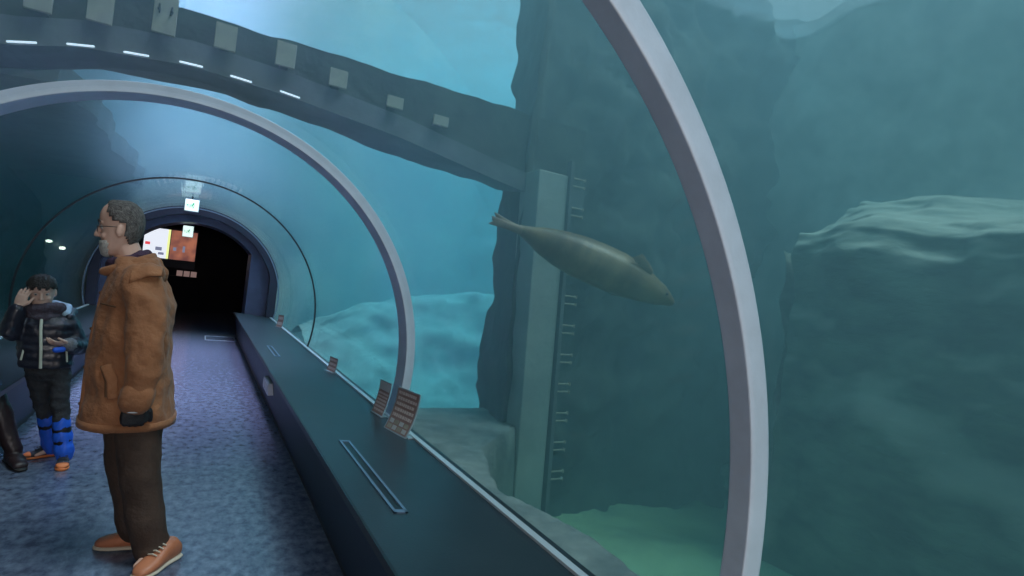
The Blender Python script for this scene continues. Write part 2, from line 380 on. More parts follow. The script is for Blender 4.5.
# slight lean: the post narrows towards the top
def colm(b):
    rings_ = []
    for k in range(9):
        z = lerp(FLOORW, 2.62, k/8); x0 = lerp(2.60, 2.44, k/8); x1 = lerp(2.88, 2.75, k/8)
        rings_.append([Vector((x0, 4.08, z)), Vector((x1, 4.08, z)), Vector((x1, 4.4, z)), Vector((x0, 4.4, z))])
    loft(b, rings_)
ppart('column', colm, M['concrete'], bev=.012)
rail = ppart('guide_rail', lambda b: loft(b, [[Vector((x+.0, 4.05, z)), Vector((x+.035, 4.05, z)), Vector((x+.035, 4.12, z)), Vector((x, 4.12, z))] for x, z in ((2.90, -1), (2.745, 2.75))]), M['wallface'])
for k in range(11):
    z = 2.58-.265*k; x = lerp(2.90, 2.745, (z+1)/3.75)+.03
    def br(b, z=z, x=x):
        box(b, (x, 4.06, z-.055), (x+.012, 4.12, z+.055))
        for dz in (-.035, .035):
            tube(b, [(x, 4.09, z+dz), (x+.15, 4.09, z+dz)], .008, 8)
            box(b, (x+.15, 4.075, z+dz-.014), (x+.158, 4.105, z+dz+.014))
    ppart('bolt_bracket', br, M['plate'])

# plates and light strips on the beam
pl = [(-.99, 2.86), (-.70, 2.89), (-.37, 2.93), (-.02, 2.94), (.36, 2.94), (.73, 2.90), (1.17, 2.86), (1.56, 2.82)]
where = ['at the far left end of the beam', 'left of the plate with two bolts', 'with two dark bolts', 'right of the plate with two bolts', 'midway over the second ring', 'just right of the beam middle', 'faint in the haze, last but one', 'faint in the haze, nearest the gate post']
for i, ((x, z), wd) in enumerate(zip(pl, where)):
    h = (.20, .20, .25, .17, .17, .13, .09, .08)[i]; z = z-.01
    p0 = tag(empty('beam_plate', (x, 4.25, z+h/2)), 'small pale square plate on the submerged beam, '+wd, 'plate', 'plates along the beam')
    bm = bmesh.new(); box(bm, (-.065, -.012, -h/2), (.065, .012, h/2)); obj('plate_face', bm, M['plate'], p0, bevel=.004)
    bm = bmesh.new(); box(bm, (-.03, .012, -h/2+.02), (.03, .2, h/2)); obj('bracket', bm, M['wallface'], p0)
    if i == 2:
        for s in (-1, 1):
            bm = bmesh.new(); tube(bm, [(s*.035, -.012, .02), (s*.035, -.03, .02)], .009, 8); tube(bm, [(s*.035, -.02, .05), (s*.03, -.02, .0)], .006, 6); obj('bolt', bm, M['black'], p0)
M['strip'] = mat('light_strip', (.9, .95, 1), .4, emit=(.75, .85, 1), estr=1.0)
for i, x in enumerate((-1.05, -.78, -.50, -.20, .10, .42)):
    bm = bmesh.new(); zc = lintel_z
    tube(bm, [(x-.062, 4.285, zc(x-.062)+.012), (x+.062, 4.285, zc(x+.062)+.012)], .0065, 8)
    side = ['furthest left', 'second from the left', 'third from the left', 'fourth from the left', 'fifth from the left', 'furthest right'][i]
    o = obj('strip_light', bm, M['strip']); tag(o, 'thin white light strip on the lower edge of the beam, '+side, 'light', 'strip lights along the beam')

# ------------------------------------------------------------------ front pool: floor, ledge, rock
EDGE = [(-5, 1.78), (1.7, 1.78), (2.1, 1.79), (2.35, 1.77), (2.8, 1.66), (3.3, 1.80), (3.6, 1.92), (4.0, 2.4), (4.6, 3.0)]
def ledge(u, v):
    x = lerp(XG+.06, XG+2.3, u**1.5); y = lerp(-5, 4.9, v); e = pw(EDGE, y)+.03*fbm((0, y, 3), 2.5); t = smooth(e, e+.16, x)
    return Vector((x, y, lerp(.36, -1.25, t)+.012*fbm((x, y, 0), 4)))
bm = grid(110, 200, ledge); tag(obj('trim_ledge', bm, M['ledge_grey'], smooth=True), 'grey rock ledge running beside the foot of the glass', kind='structure')
def ffloor(u, v):
    x = lerp(XG+.1, 8.5, u**1.1); y = lerp(-5, 4.9, v)
    z = -.80 + .35*smooth(6.5, 1.8, y)*smooth(6.2, 3.8, x)*smooth(1.9, 3.4, x)+.07*fbm((x, y, 5), .8)+.03*fbm((x, y, 0), 3)
    return Vector((x, y, z))
bm = grid(90, 120, ffloor); tag(obj('floor_front_pool', bm, M['sand'], smooth=True), 'green tinted floor of the front pool', kind='structure')
# big rock block on the right with a rounded bright shoulder
def block(u, v):
    y = lerp(3.1, -3.6, u); prof = [(-1.4, 0.0), (1.0, .05), (1.95, .08), (2.15, .14), (2.32, .45), (2.50, .9), (2.62, 1.5), (2.66, 2.6)]
    t = v*(len(prof)-1); i = min(int(t), len(prof)-2); f_ = t-i
    z = lerp(prof[i][0], prof[i+1][0], f_); dx = lerp(prof[i][1], prof[i+1][1], f_)
    z0 = z + (.12*math.sin(y*1.7)+.05)*smooth(1.5, 2.2, z)+(.34*smooth(1.0, 2.8, y)-.06)*smooth(1.5, 2.2, z)
    x = 4.5+dx
    e = smooth(0, .06, u)
    p = Vector((x, y, z0)); d = fbm(p, .9, 5)*.22+fbm(Vector((p.x, p.y*.6, p.z*1.3)), 2.2, 4)*.05
    return p+Vector((-d, d*.3*e, d*.4)) + (Vector((.0, 0, 0)))
bm = grid(130, 110, block); bm2 = bm
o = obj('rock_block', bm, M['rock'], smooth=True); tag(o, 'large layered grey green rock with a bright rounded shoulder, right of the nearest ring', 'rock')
# its end face (towards the seal)
def blockend(u, v):
    z = lerp(-1.4, 2.2, v); x = lerp(4.6, 7.2, u)
    z2 = min(z, 3); p = Vector((x, 3.07+.9*u, z2)); d = fbm(p, 1.1, 4)*.18
    return p+Vector((0, d, 0))
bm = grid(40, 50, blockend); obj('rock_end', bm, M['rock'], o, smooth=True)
def side_wall(u, v):
    y = lerp(-5, 5, u); z = lerp(-1.5, WS+.2, v); p = Vector((6.3, y, z)); return p+Vector((-.35*fbm(p, .6, 4), 0, 0))
bm = grid(70, 50, side_wall); tag(obj('wall_right', bm, M['rock_pale'], smooth=True), 'far rock wall of the front pool', kind='structure')
bm = grid(50, 30, lambda u, v: Vector((lerp(-6.5, 8.5, u), -4.9+.2*fbm((u*15, v*5, 0), .8), lerp(-1.5, WS+.2, v)))); tag(obj('wall_pool_rear', bm, M['rock_dark'], smooth=True), 'pool wall behind the camera', kind='structure')
# ------------------------------------------------------------------ bright pool beyond
def cyfloor(u, v):
    x = lerp(XG+.2, 8.5, u); y = lerp(5.15, 15.4, v)
    z = -.55+.35*smooth(8, 14, y)+.30*fbm((x, y*1.6, 0), .55, 4)+.4*smooth(4.5, 8, x)
    z = lerp(z, .30, smooth(5.6, 4.9, y)*smooth(4, 2.6, x))
    return Vector((x, y, z))
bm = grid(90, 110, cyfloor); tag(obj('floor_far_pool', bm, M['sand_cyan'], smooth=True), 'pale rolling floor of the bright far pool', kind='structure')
def cywall(u, v):
    # runs from the divider round to the tunnel end wall
    pth = [(8.0, 4.6), (8.2, 8), (7.4, 11.5), (5.0, 13.6), (1.5, 14.2)]
    t = u*(len(pth)-1); i = min(int(t), len(pth)-2); f_ = t-i
    x = lerp(pth[i][0], pth[i+1][0], f_); y = lerp(pth[i][1], pth[i+1][1], f_); z = lerp(-1.2, WS+.2, v)
    p = Vector((x, y, z)); d = fbm(Vector((x, y, z*1.8)), .5, 5)*.6 - .9*smooth(1.2, -.6, z)
    c = Vector((3, 8, 0))-p; c.z = 0; c.normalize(); return p-c*d
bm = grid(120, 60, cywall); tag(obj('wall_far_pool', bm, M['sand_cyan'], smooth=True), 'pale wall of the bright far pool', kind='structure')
# ------------------------------------------------------------------ left pool
def lwall(u, v):
    pth = [(-2.35, -4.8), (-2.35, 3), (-2.45, 5), (-2.35, 8), (-2.4, 11), (-2.5, 13.0), (-2.0, 14)]
    t = u*(len(pth)-1); i = min(int(t), len(pth)-2); f_ = t-i
    x = lerp(pth[i][0], pth[i+1][0], f_); y = lerp(pth[i][1], pth[i+1][1], f_); z = lerp(-1.4, 3.2, v); x += -.9*smooth(1.9, 3.2, z)
    p = Vector((x, y, z)); return p+Vector((.2*fbm(Vector((x, y, z*2)), .9, 5), 0, 0))
bm = grid(130, 60, lwall); tag(obj('wall_left', bm, M['rock_dark'], smooth=True), 'dark rock wall of the left pool', kind='structure')
bm = grid(50, 100, lambda u, v: Vector((lerp(-5, XGL-.2, u), lerp(-5, 15, v), -.2+.25*fbm((u*4, v*18, 2), .8)))); tag(obj('floor_left_pool', bm, M['sand'], smooth=True), 'floor of the left pool', kind='structure')
# unseen slab added to keep light off the left pool
bm = bmesh.new(); box(bm, (-6.5, -5, WS+.1), (-1.0, 15.5, WS+.3)); tag(obj('light_blocker_left', bm, M['dark']), 'unseen slab added to shade the left pool', kind='structure')
for nm, ya, yb in (('left_shade_rock', 6.0, 13.4), ('left_shade_rock_near', -5, 3.4)):  # overhangs put in to cut the light on the left
    b = bmesh.new(); L = []
    for k in range(41):
        y = lerp(ya, yb, k/40); e = (-1.15 if ya > 0 else -1.4)+.12*fbm((0, y, 9), .9)
        L.append([Vector((-6.0, y, 2.9)), Vector((-3.0, y, 2.75+.1*fbm((1, y, 2), 1))), Vector((e, y, 2.85)), Vector((e+.02, y, 3.1)), Vector((-6.0, y, 3.3))])
    loft(b, L); tag(obj(nm, b, M['rock_dark'], smooth=False), 'dark rock overhang added to shade the left side of the tunnel', kind='structure')
def ridge(u, v):
    x = lerp(1.75, 8.0, u); t = v
    y = 8.4+.5*fbm((x, 0, 4), .5)+lerp(0, 4.2, t**1.2); top = (1.0+.22*fbm((x, 2, 0), .5)+.12*(x-2))*smooth(.6, 3.2, x)
    z = lerp(-.7, top, smooth(0, .62, t))-.25*smooth(.7, 1, t); p = Vector((x, y, z)); d = fbm(Vector((x, y, z*1.8)), 1.0, 4)*.20
    return p+Vector((0, -d, d*.6))
bm = grid(110, 70, ridge); tag(obj('rock_ridge', bm, M['rock_teal'], smooth=True), 'broad rock ridge with a paler tinted top lying across the bright far pool', 'rock')
# ------------------------------------------------------------------ seal
def bake(name, bm, m, voxel, it=4, disp=None, parent=None, fac=.5):
    """fuse overlapping pieces into one continuous smooth skin"""
    bmesh.ops.recalc_face_normals(bm, faces=bm.faces[:])
    me = bpy.data.meshes.new(name); bm.to_mesh(me); bm.free()
    o = bpy.data.objects.new(name, me); C.objects.link(o)
    r = o.modifiers.new('r', 'REMESH'); r.mode = 'VOXEL'; r.voxel_size = voxel
    s = o.modifiers.new('s', 'SMOOTH'); s.factor = fac; s.iterations = it
    dg = bpy.context.evaluated_depsgraph_get(); dg.update()
    m2 = bpy.data.meshes.new_from_object(o.evaluated_get(dg)); m2.name = name
    bpy.data.objects.remove(o); bpy.data.meshes.remove(me)
    if disp:
        nn = [v.normal.copy() for v in m2.vertices]
        for v, n in zip(m2.vertices, nn): v.co = v.co + n*disp(v.co)
    m2.polygons.foreach_set('use_smooth', [True]*len(m2.polygons))
    m2.materials.clear()
    return link(name, m2, m, parent)
M['seal'] = mat('seal_fur', (.28, .20, .11), .40, 0, nscale=6, col2=(.13, .095, .06), bump=.05, bscale=60, stretch=(1, .5, .5))
M['seal_flip'] = mat('seal_flipper', (.34, .25, .18), .6, 0, .3, 20)
def make_seal():
    A = Vector((1.91, 3.736, 2.047)); B = Vector((3.142, 3.049, 1.631))
    root_loc = (A+B)/2
    fw = (B-A).normalized(); L = (B-A).length
    side = fw.cross(Vector((0, 0, 1))).normalized(); up = side.cross(fw)
    mt = Matrix((fw, -side, up)).transposed().to_4x4()
    bm = bmesh.new()
    # s along body from tail (0) to nose (1), half height, side half, vertical offset of the axis
    pr_ = [(.13, .040, .055, .012), (.18, .060, .070, .010), (.25, .098, .095, .005), (.34, .130, .130, .002), (.45, .152, .155, 0), (.57, .158, .165, 0), (.68, .155, .16, -.004),
           (.76, .140, .145, -.010), (.83, .118, .118, -.018), (.885, .094, .093, -.026), (.925, .080, .078, -.032), (.96, .058, .056, -.040), (.985, .036, .038, -.047)]
    P = [Vector(((s-.5)*L, 0, o)) for s, a, b, o in pr_]
    tube(bm, P, [p[1]*1.06 for p in pr_], 28, ref=(0, 0, 1), rad2=[p[2]*1.02 for p in pr_])
    ball(bm, (.495*L, 0, -.052), (.028, .026, .020), 2)
    body = bake('seal', bm, M['seal'], .012, 6)
    body.matrix_world = Matrix.Translation(root_loc) @ mt
    tag(body, 'brown seal swimming under water with its hind flippers trailing towards the post', 'seal')
    def flip(name, pts, ra, rb, ref):
        b = bmesh.new(); tube(b, pts, ra, 14, ref=ref, rad2=rb); return bake(name, b, M['seal_flip'], .006, 3, parent=body)
    # hind flippers: two webbed fans pressed together, with toes
    for s in (-1, 1):
        b = bmesh.new()
        tube(b, [(-.36*L, s*.025, .010), (-.42*L, s*.035, .012+.008*s), (-.49*L, s*.05, .012+.020*s)], [.036, .030, .030], 12, ref=(0, 0, 1), rad2=[.034, .020, .010])
        for k in range(5):
            a = (k-2)*.010
            tube(b, [(-.42*L, s*.035, .012+.008*s+a*.8), (-.47*L, s*.045, .012+.014*s+a*1.1), (-(.515+.008*abs(k-2))*L, s*.055, .014+.024*s+a*1.4)], [.011, .010, .007], 8)
        bake('hind_flipper', b, M['seal_flip'], .005, 2, parent=body)
    # front flippers
    for s in (-1, 1):
        b = bmesh.new()
        base = Vector((.30*L, -s*.085, .10 if s > 0 else -.085)); d = Vector((-.085, -s*.035, .045 if s > 0 else -.04))
        tube(b, [base-d*.3, base+d*.5, base+d*1.15], [.035, .042, .022], 12, ref=(1, 0, .4), rad2=[.022, .014, .008])
        for k in range(5):
            q = base+d*.9+Vector((.012*(k-2), 0, .012*(k-2))); tube(b, [q, q+d*.45], [.009, .005], 7)
        bake('front_flipper', b, M['seal_flip'], .005, 2, parent=body)
    for s in (-1, 1):
        b = bmesh.new(); ball(b, (.445*L, s*.062, -.010), .011, 2); obj('eye', b, M['black'], body, smooth=True)
make_seal()

# ------------------------------------------------------------------ people
SK = mat('skin', (.66, .40, .31), .5, 0, .12, 20)
SKB = mat('skin_child', (.66, .43, .34), .5, 0, .1, 20)
HEADP = [(-.118, .024, .066, .000, ), (-.108, .042, .079, .012), (-.09, .054, .084, .035), (-.065, .063, .085, .068), (-.035, .070, .086, .090), (-.01, .073, .085, .101), (.012, .0745, .088, .106),
         (.035, .076, .095, .108), (.06, .0745, .093, .103), (.085, .066, .080, .088), (.103, .048, .058, .062), (.113, .026, .032, .035)]
def head_ring(i, off=0., n=36):
    z, w, f, b = HEADP[i]; pts = []
    cen = (b-f)/2; hl = (f+b)/2
    for k in range(n):
        a = 2*PI*k/n; x = math.sin(a); y = -math.cos(a)
        ex = .92
        x = math.copysign(abs(x)**ex, x)*(w+off); y = math.copysign(abs(y)**ex, y)*(hl+off)+cen
        zz = z + (off*.8 if i > 8 else 0)
        pts.append(Vector((x, y, zz)))
    return pts
def head_pieces(bm, hm):
    b = bmesh.new()
    loft(b, [head_ring(i) for i in range(len(HEADP))])
    tube(b, [(0, -.088, .012), (0, -.104, -.015), (0, -.110, -.030)], [.008, .010, .012], 10)
    for s in (-1, 1):
        ball(b, (s*.010, -.098, -.034), (.009, .010, .007), 2)
        ball(b, (s*.077, .012, -.012), (.009, .019, .031), 2, Matrix.Rotation(-.25, 4, 'X') @ Matrix.Rotation(s*.35, 4, 'Z'))
        tube(b, [(s*.012, -.090, .022), (s*.045, -.076, .020)], .007, 8)
        ball(b, (s*.040, -.066, -.035), (.018, .016, .014), 2)
    ball(b, (0, -.084, -.060), (.021, .010, .005), 2); ball(b, (0, -.083, -.069), (.018, .010, .006), 2)
    ball(b, (0, -.076, -.100), (.018, .014, .014), 2)
    for v in b.verts: v.co = hm @ v.co
    me = bpy.data.meshes.new('t'); b.to_mesh(me); b.free(); bm.from_mesh(me); bpy.data.meshes.remove(me)
def head_patch(name, keep, off, m, hm, parent, thick=.008, amp=.004, sub=3):
    """hair, beard or hat that follows the skull"""
    b = bmesh.new(); n = 48; rows = []
    N = len(HEADP); steps = (N-1)*sub
    for j in range(steps+1):
        t = j/sub; i = min(int(t), N-2); f_ = t-i
        A, B_ = head_ring(i, off, n), head_ring(i+1, off, n)
        rows.append([b.verts.new(A[k].lerp(B_[k], f_)) for k in range(n)])
    top = b.verts.new(Vector((0, 0, HEADP[-1][0]+off*1.1)))
    for j in range(steps):
        for k in range(n): b.faces.new((rows[j][k], rows[j][(k+1) % n], rows[j+1][(k+1) % n], rows[j+1][k]))
    for k in range(n): b.faces.new((rows[-1][k], rows[-1][(k+1) % n], top))
    dele = [f for f in b.faces if not keep(f.calc_center_median())]
    bmesh.ops.delete(b, geom=dele, context='FACES')
    b.normal_update()
    for v in b.verts:
        d = v.co.normalized(); v.co += d*(amp*fbm(v.co, 45, 3)+amp*.6*math.sin(v.co.x*260+v.co.z*40))
    for v in b.verts: v.co = hm @ v.co
    o = obj(name, b, m, parent, smooth=True)
    s = o.modifiers.new('s', 'SOLIDIFY'); s.thickness = thick; s.offset = 1
    return o
def hand(bm, wrist, d, pn, sc_=1., curl=(.3, .3, .35, .4), thumb_side=1, fat=1., spread=.05, tcurl=.4):
    """palm and five fingers. d: direction of the hand, pn: palm normal (fingers curl towards it)"""
    w = Vector(wrist); d = Vector(d).normalized(); pn = Vector(pn); pn = (pn-d*pn.dot(d)).normalized(); ac = d.cross(pn)*thumb_side   # towards the thumb
    pl_ = .085*sc_
    tube(bm, [w-d*.015*sc_, w+d*.02*sc_, w+d*.055*sc_, w+d*pl_], [.014*sc_*fat, .015*sc_*fat, .015*sc_*fat, .012*sc_*fat], 12, ref=pn, rad2=[.026*sc_*fat, .036*sc_*fat, .042*sc_*fat, .040*sc_*fat], ex=.8)
    for i, (off, ln) in enumerate(((.030, .072), (.010, .080), (-.011, .074), (-.031, .058))):
        p = w+d*pl_*.95+ac*off*sc_; dd = (d+ac*spread*(1.5-i)).normalized(); P = [p-dd*.01*sc_]; P.append(p)
        c = curl[i]; ang = 0
        for seg, fr in enumerate((.44, .32, .24)):
            ang += c*(.8 if seg == 0 else 1.0); q = (dd*math.cos(ang)+pn*math.sin(ang)).normalized(); P.append(P[-1]+q*ln*fr*sc_)
        r = .0088*sc_*fat
        tube(bm, P, [r, r, r*.95, r*.9, r*.75], 9)
    b0 = w+d*.018*sc_+ac*.026*sc_; dd = (d*.62+ac*.75+pn*.25*tcurl).normalized(); p1 = b0+dd*.038*sc_; d2 = (d*.95+ac*.2+pn*tcurl*.7).normalized(); p2 = p1+d2*.030*sc_; p3 = p2+(d2+pn*.2).normalized()*.022*sc_
    tube(bm, [b0, p1, p2, p3], [.015*sc_*fat, .012*sc_*fat, .0105*sc_*fat, .008*sc_*fat], 10)
def shoe(parent, heel, toe, m_up, m_sole, w=.047, hgt=.10, name='shoe', toe_m=None, sc_=1.):
    heel = Vector(heel); toe = Vector(toe); d = toe-heel; L = d.length; d.normalize(); s = d.cross(Vector((0, 0, 1))).normalized(); z = Vector((0, 0, 1))
    def rings(prof, z0f, inset=0.):
        out = []
        for t, wf, h in prof:
            c = heel+d*(t*L); r = []
            for k in range(16):
                a = 2*PI*k/16; x = math.cos(a); y = math.sin(a)
                x = math.copysign(abs(x)**.8, x); yy = math.copysign(abs(y)**.8, y)
                r.append(c+s*(x*w*(wf-inset))+z*(z0f(h)[0]+(z0f(h)[1]-z0f(h)[0])*(yy*.5+.5)))
            out.append(r)
        return out
    upper = [(.02, .45, .06), (.05, .68, .085), (.15, .78, hgt), (.30, .78, hgt*1.0), (.42, .80, hgt*.92), (.55, .90, hgt*.74), (.70, .98, hgt*.60), (.84, .92, hgt*.50), (.94, .66, hgt*.42), (.985, .36, hgt*.32)]
    b = bmesh.new(); loft(b, rings(upper, lambda h: (.012, h))); up = obj(name, b, m_up, parent, smooth=True)
    b = bmesh.new(); loft(b, rings([(0, .5, 0), (.03, .80, 0), (.15, .90, 0), (.35, .82, 0), (.5, .88, 0), (.7, 1.06, 0), (.85, 1.0, 0), (.95, .78, 0), (1.005, .42, 0)], lambda h: (.0, .022))); obj('sole', b, m_sole, up, smooth=True)
    b = bmesh.new()
    for k in range(4):
        t = .44+.07*k; c = heel+d*(t*L)+z*(lerp(hgt*.90, hgt*.66, k/3.)+.003); tube(b, [c-s*.022, c+z*.005, c+s*.022], .0035, 6)
    obj('laces', b, m_sole if not toe_m else m_up, up)
    if toe_m:
        b = bmesh.new(); loft(b, rings([(.80, .99, hgt*.53), (.86, .95, hgt*.50), (.94, .70, hgt*.43), (.99, .40, hgt*.33)], lambda h: (.018, h+.003))); obj('toe_cap', b, toe_m, up, smooth=True)
    return up
V = lambda fwd, left, z: Vector((left, -fwd, z))
def body_mesh(J, m, hm, s=1., hands=()):
    b = bmesh.new()
    head_pieces(b, hm)
    hc = hm.translation
    tube(b, [J['neck'], hc+(hm.to_3x3() @ Vector((0, .02, -.06)))], [.056*s, .054*s], 14)
    tube(b, [J['pelvis'], J['waist'], J['chest'], J['neck']-(J['neck']-J['chest'])*.25], [.10*s, .10*s, .11*s, .07*s], 18, ref=J.get('fw', (0, -1, 0)), rad2=[.15*s, .14*s, .165*s, .11*s])
    for q in ('L', 'R'):
        tube(b, [J['sh'+q], J['el'+q], J['wr'+q]], [.050*s, .038*s, .027*s], 12)
        tube(b, [J['chest'], J['sh'+q]], [.07*s, .052*s], 10)
        tube(b, [J['hip'+q], J['kn'+q], J['an'+q]], [.080*s, .055*s, .036*s], 12)
        tube(b, [J['an'+q]-Vector((0, 0, .02*s)), J['toe'+q]], [.028*s, .014*s], 10)
        tube(b, [J['pelvis'], J['hip'+q]], [.09*s, .078*s], 10)
    for h in hands: hand(b, **h)
    return bake('person', b, m, .0055 if s > .9 else .0045, 2, fac=.4)
def eyes(parent, hm, sc_=1.):
    for s in (-1, 1):
        b = bmesh.new(); ball(b, (s*.031, -.0735, .002), .0128, 2)
        for v in b.verts: v.co = hm @ v.co
        e = obj('eye', b, M['eye_white'], parent, smooth=True)
        b = bmesh.new(); ball(b, (s*.031, -.0835, .001), (.0055, .0035, .0055), 2)
        for v in b.verts: v.co = hm @ v.co
        obj('iris', b, M['black'], e, smooth=True)
M['eye_white'] = mat('eye_white', (.42, .38, .36), .4)
def folds(amp, sc_=9., st=(1, 1, .55)):
    def f(p):
        q = Vector((p.x*st[0], p.y*st[1], p.z*st[2])); a = noise.fractal(q*sc_, 1, 2, 3); return amp*(a - .5*abs(noise.noise(q*sc_*.7+Vector((9, 4, 1))))*2)
    return f
def superell(c, rf, rl, n=40, ex=.85, fw=(0, -1, 0)):
    """horizontal cross-section: rf front-back, rl side"""
    out = []
    for k in range(n):
        a = 2*PI*k/n; x = math.sin(a); y = math.cos(a)
        out.append(Vector((c[0]+math.copysign(abs(x)**ex, x)*rl, c[1]-math.copysign(abs(y)**ex, y)*rf, c[2])))
    return out

# ---- the man
def make_man():
    hm = Matrix.Translation(V(.236, 0, 1.612)) @ Matrix.Rotation(math.radians(-4), 4, 'Z') @ Matrix.Rotation(math.radians(5), 4, 'X') @ Matrix.Diagonal((.97, .87, 1.13, 1))
    J = dict(neck=V(.18, 0, 1.47), chest=V(.16, 0, 1.28), waist=V(.15, 0, 1.06), pelvis=V(.12, 0, .92),
             shL=V(.10, .155, 1.37), shR=V(.15, -.155, 1.37), elL=V(.045, .262, 1.10), elR=V(.16, -.25, 1.10), wrL=V(.075, .262, .825), wrR=V(.26, -.20, .88),
             hipL=V(.09, .09, .88), hipR=V(.12, -.09, .88), knL=V(.035, .10, .49), knR=V(.115, -.09, .49), anL=V(-.075, .075, .09), anR=V(.02, -.10, .09),
             toeL=V(.00, .17, .035), toeR=V(.15, -.14, .035))
    hL = dict(wrist=J['wrL'], d=V(-.05, -.02, -1), pn=V(.25, -1, 0), curl=(.9, .95, 1.0, 1.05), thumb_side=1)
    hR = dict(wrist=J['wrR'], d=V(.15, .02, -1), pn=V(.2, 1, 0), curl=(.5, .5, .55, .6), thumb_side=-1)
    body = body_mesh(J, SK, hm, 1., (hL, hR))
    body.location = (-.12, 3.25, 0); body.rotation_euler = (0, 0, math.radians(-90))
    tag(body, 'bearded man in glasses and a brown coat standing in profile, facing left', 'person')
    eyes(body, hm)
    hair = mat('grey_hair', (.17, .15, .14), .7, 0, nscale=60, col2=(.05, .042, .04), bump=.6, bscale=160, stretch=(3, 1, 1))
    beard = mat('white_beard', (.55, .52, .48), .8, 0, nscale=60, col2=(.33, .31, .29), bump=.5, bscale=200)
    def kh(p):
        if p.z > .075: return p.y > -.045
        if p.z > .03: return p.y > -.025-.5*(p.z-.03)
        if p.z > -.04: return p.y > .005 and not (abs(p.x) > .05 and p.y < .032 and p.z < .018)
        return p.y > .045 and p.z > -.085
    head_patch('hair', kh, .004, hair, hm, body, .0035, .0012)
    head_patch('beard', lambda p: p.z < -.052 and p.y < -.045 and not (p.z > -.075 and abs(p.x) < .012), .001, beard, hm, body, .008, .002)
    # brows and glasses
    wire = mat('glasses_wire', (.10, .09, .09), .3, .8)
    b = bmesh.new()
    for s in (-1, 1):
        pts = [(s*.034+.022*math.cos(a), -.104+abs(s*.034+.022*math.cos(a))*.18, -.004+.016*math.sin(a)) for a in [2*PI*k/16 for k in range(17)]]
        tube(b, pts, .0014, 6, cap=False)
        tube(b, [(s*.056, -.094, .002), (s*.074, -.05, .003), (s*.080, .01, .002), (s*.081, .022, -.01)], .0014, 6)
    tube(b, [(-.012, -.103, 0), (0, -.106, .003), (.012, -.103, 0)], .0014, 6)
    for v in b.verts: v.co = hm @ v.co
    obj('glasses', b, wire, body, smooth=True)
    for s in (-1, 1):
        b = bmesh.new(); tube(b, [(s*.014, -.097, .024), (s*.030, -.095, .030), (s*.048, -.080, .024)], [.003, .004, .003], 8)
        for v in b.verts: v.co = hm @ v.co
        obj('eyebrow', b, hair, body, smooth=True)
    # trousers
    tr = mat('dark_brown_trousers', (.066, .038, .026), .85, 0, .3, 14, .25, 50)
    b = bmesh.new()
    tube(b, [V(.11, 0, .95), V(.11, 0, .84)], [.13, .13], 20, ref=V(1, 0, 0), rad2=[.18, .175])
    tube(b, [V(.085, .085, .86), V(.06, .10, .66), V(.035, .10, .47), V(.0, .09, .28), V(-.050, .080, .075)], [.115, .105, .090, .086, .082], 18, ref=V(1, 0, 0), rad2=[.11, .10, .092, .085, .082])
    tube(b, [V(.12, -.085, .86), V(.125, -.10, .66), V(.115, -.10, .47), V(.07, -.10, .28), V(.03, -.095, .11)], [.115, .105, .090, .086, .082], 18, ref=V(1, 0, 0), rad2=[.11, .10, .092, .085, .082])
    bake('trousers', b, tr, .010, 4, folds(.009, 7, (1, 1, .9)), body)
    sh_m = mat('tan_leather', (.56, .20, .10), .45, 0, .25, 12); so = mat('cream_sole', (.55, .48, .38), .7)
    shoe(body, V(-.165, .035, 0), V(-.005, .245, 0), sh_m, so, .050, .115)
    shoe(body, V(-.07, -.085, 0), V(.20, -.15, 0), sh_m, so, .050, .115)
    # coat
    ct = mat('brown_canvas_coat', (.31, .122, .050), .85, 0, .22, 7, .35, 38, sheen=.08)
    b = bmesh.new()
    prof = [(.675, .112, .186, .216), (.68, .112, .193, .224), (.75, .115, .190, .228), (.90, .122, .182, .224), (1.03, .134, .168, .215), (1.15, .132, .163, .215), (1.26, .125, .152, .220),
            (1.35, .132, .130, .218), (1.41, .146, .108, .185), (1.455, .165, .092, .128), (1.485, .178, .082, .092)]
    loft(b, [superell((0, -f_, z), rf, rl) for z, f_, rf, rl in prof])
    tube(b, [V(.110, .17, 1.385), V(.085, .222, 1.28), V(.060, .262, 1.10), V(.062, .268, .97), V(.078, .262, .835)], [.082, .085, .078, .072, .064], 20, ref=V(1, 0, 0), rad2=[.075, .072, .068, .064, .058])
    tube(b, [V(.16, -.17, 1.385), V(.155, -.225, 1.28), V(.16, -.25, 1.10), V(.21, -.24, .97), V(.26, -.20, .885)], [.082, .085, .078, .072, .064], 20, ref=V(1, 0, 0), rad2=[.075, .072, .068, .064, .058])
    coat = bake('coat', b, ct, .011, 4, folds(.015, 8.5, (1, 1, .8)), body)
    def strip(name, pts, r1, r2, ref, m=ct, par=coat):
        q = bmesh.new(); tube(q, pts, r1, 10, ref=ref, rad2=r2, ex=.6); return obj(name, q, m, par, smooth=True)
    # stand-up collar, open at the front
    b = bmesh.new(); secs = []
    for k in range(29):
        a = math.radians(lerp(28, 332, k/28)); fx, lx = math.cos(a), math.sin(a)
        op = 1+.12*max(0, math.cos(a))
        fr = .5+.5*fx
        lo = V(.180+.088*fx*op, .098*lx, 1.445-.075*fr); hi = V(.190+.096*fx*op, .104*lx, 1.515-.105*fr)
        nrm = Vector((lx, -fx, .2))*.016
        secs.append([lo-nrm*.4, hi-nrm*.3, hi+nrm*.9, hi+nrm*1.5+Vector((0, 0, -.035)), lo+nrm])
    loft(b, secs); cl = obj('collar', b, ct, coat, smooth=True); sm = cl.modifiers.new('s', 'SUBSURF'); sm.levels = 1; sm.render_levels = 1
    # folded hood lying over the back and shoulders
    b = bmesh.new()
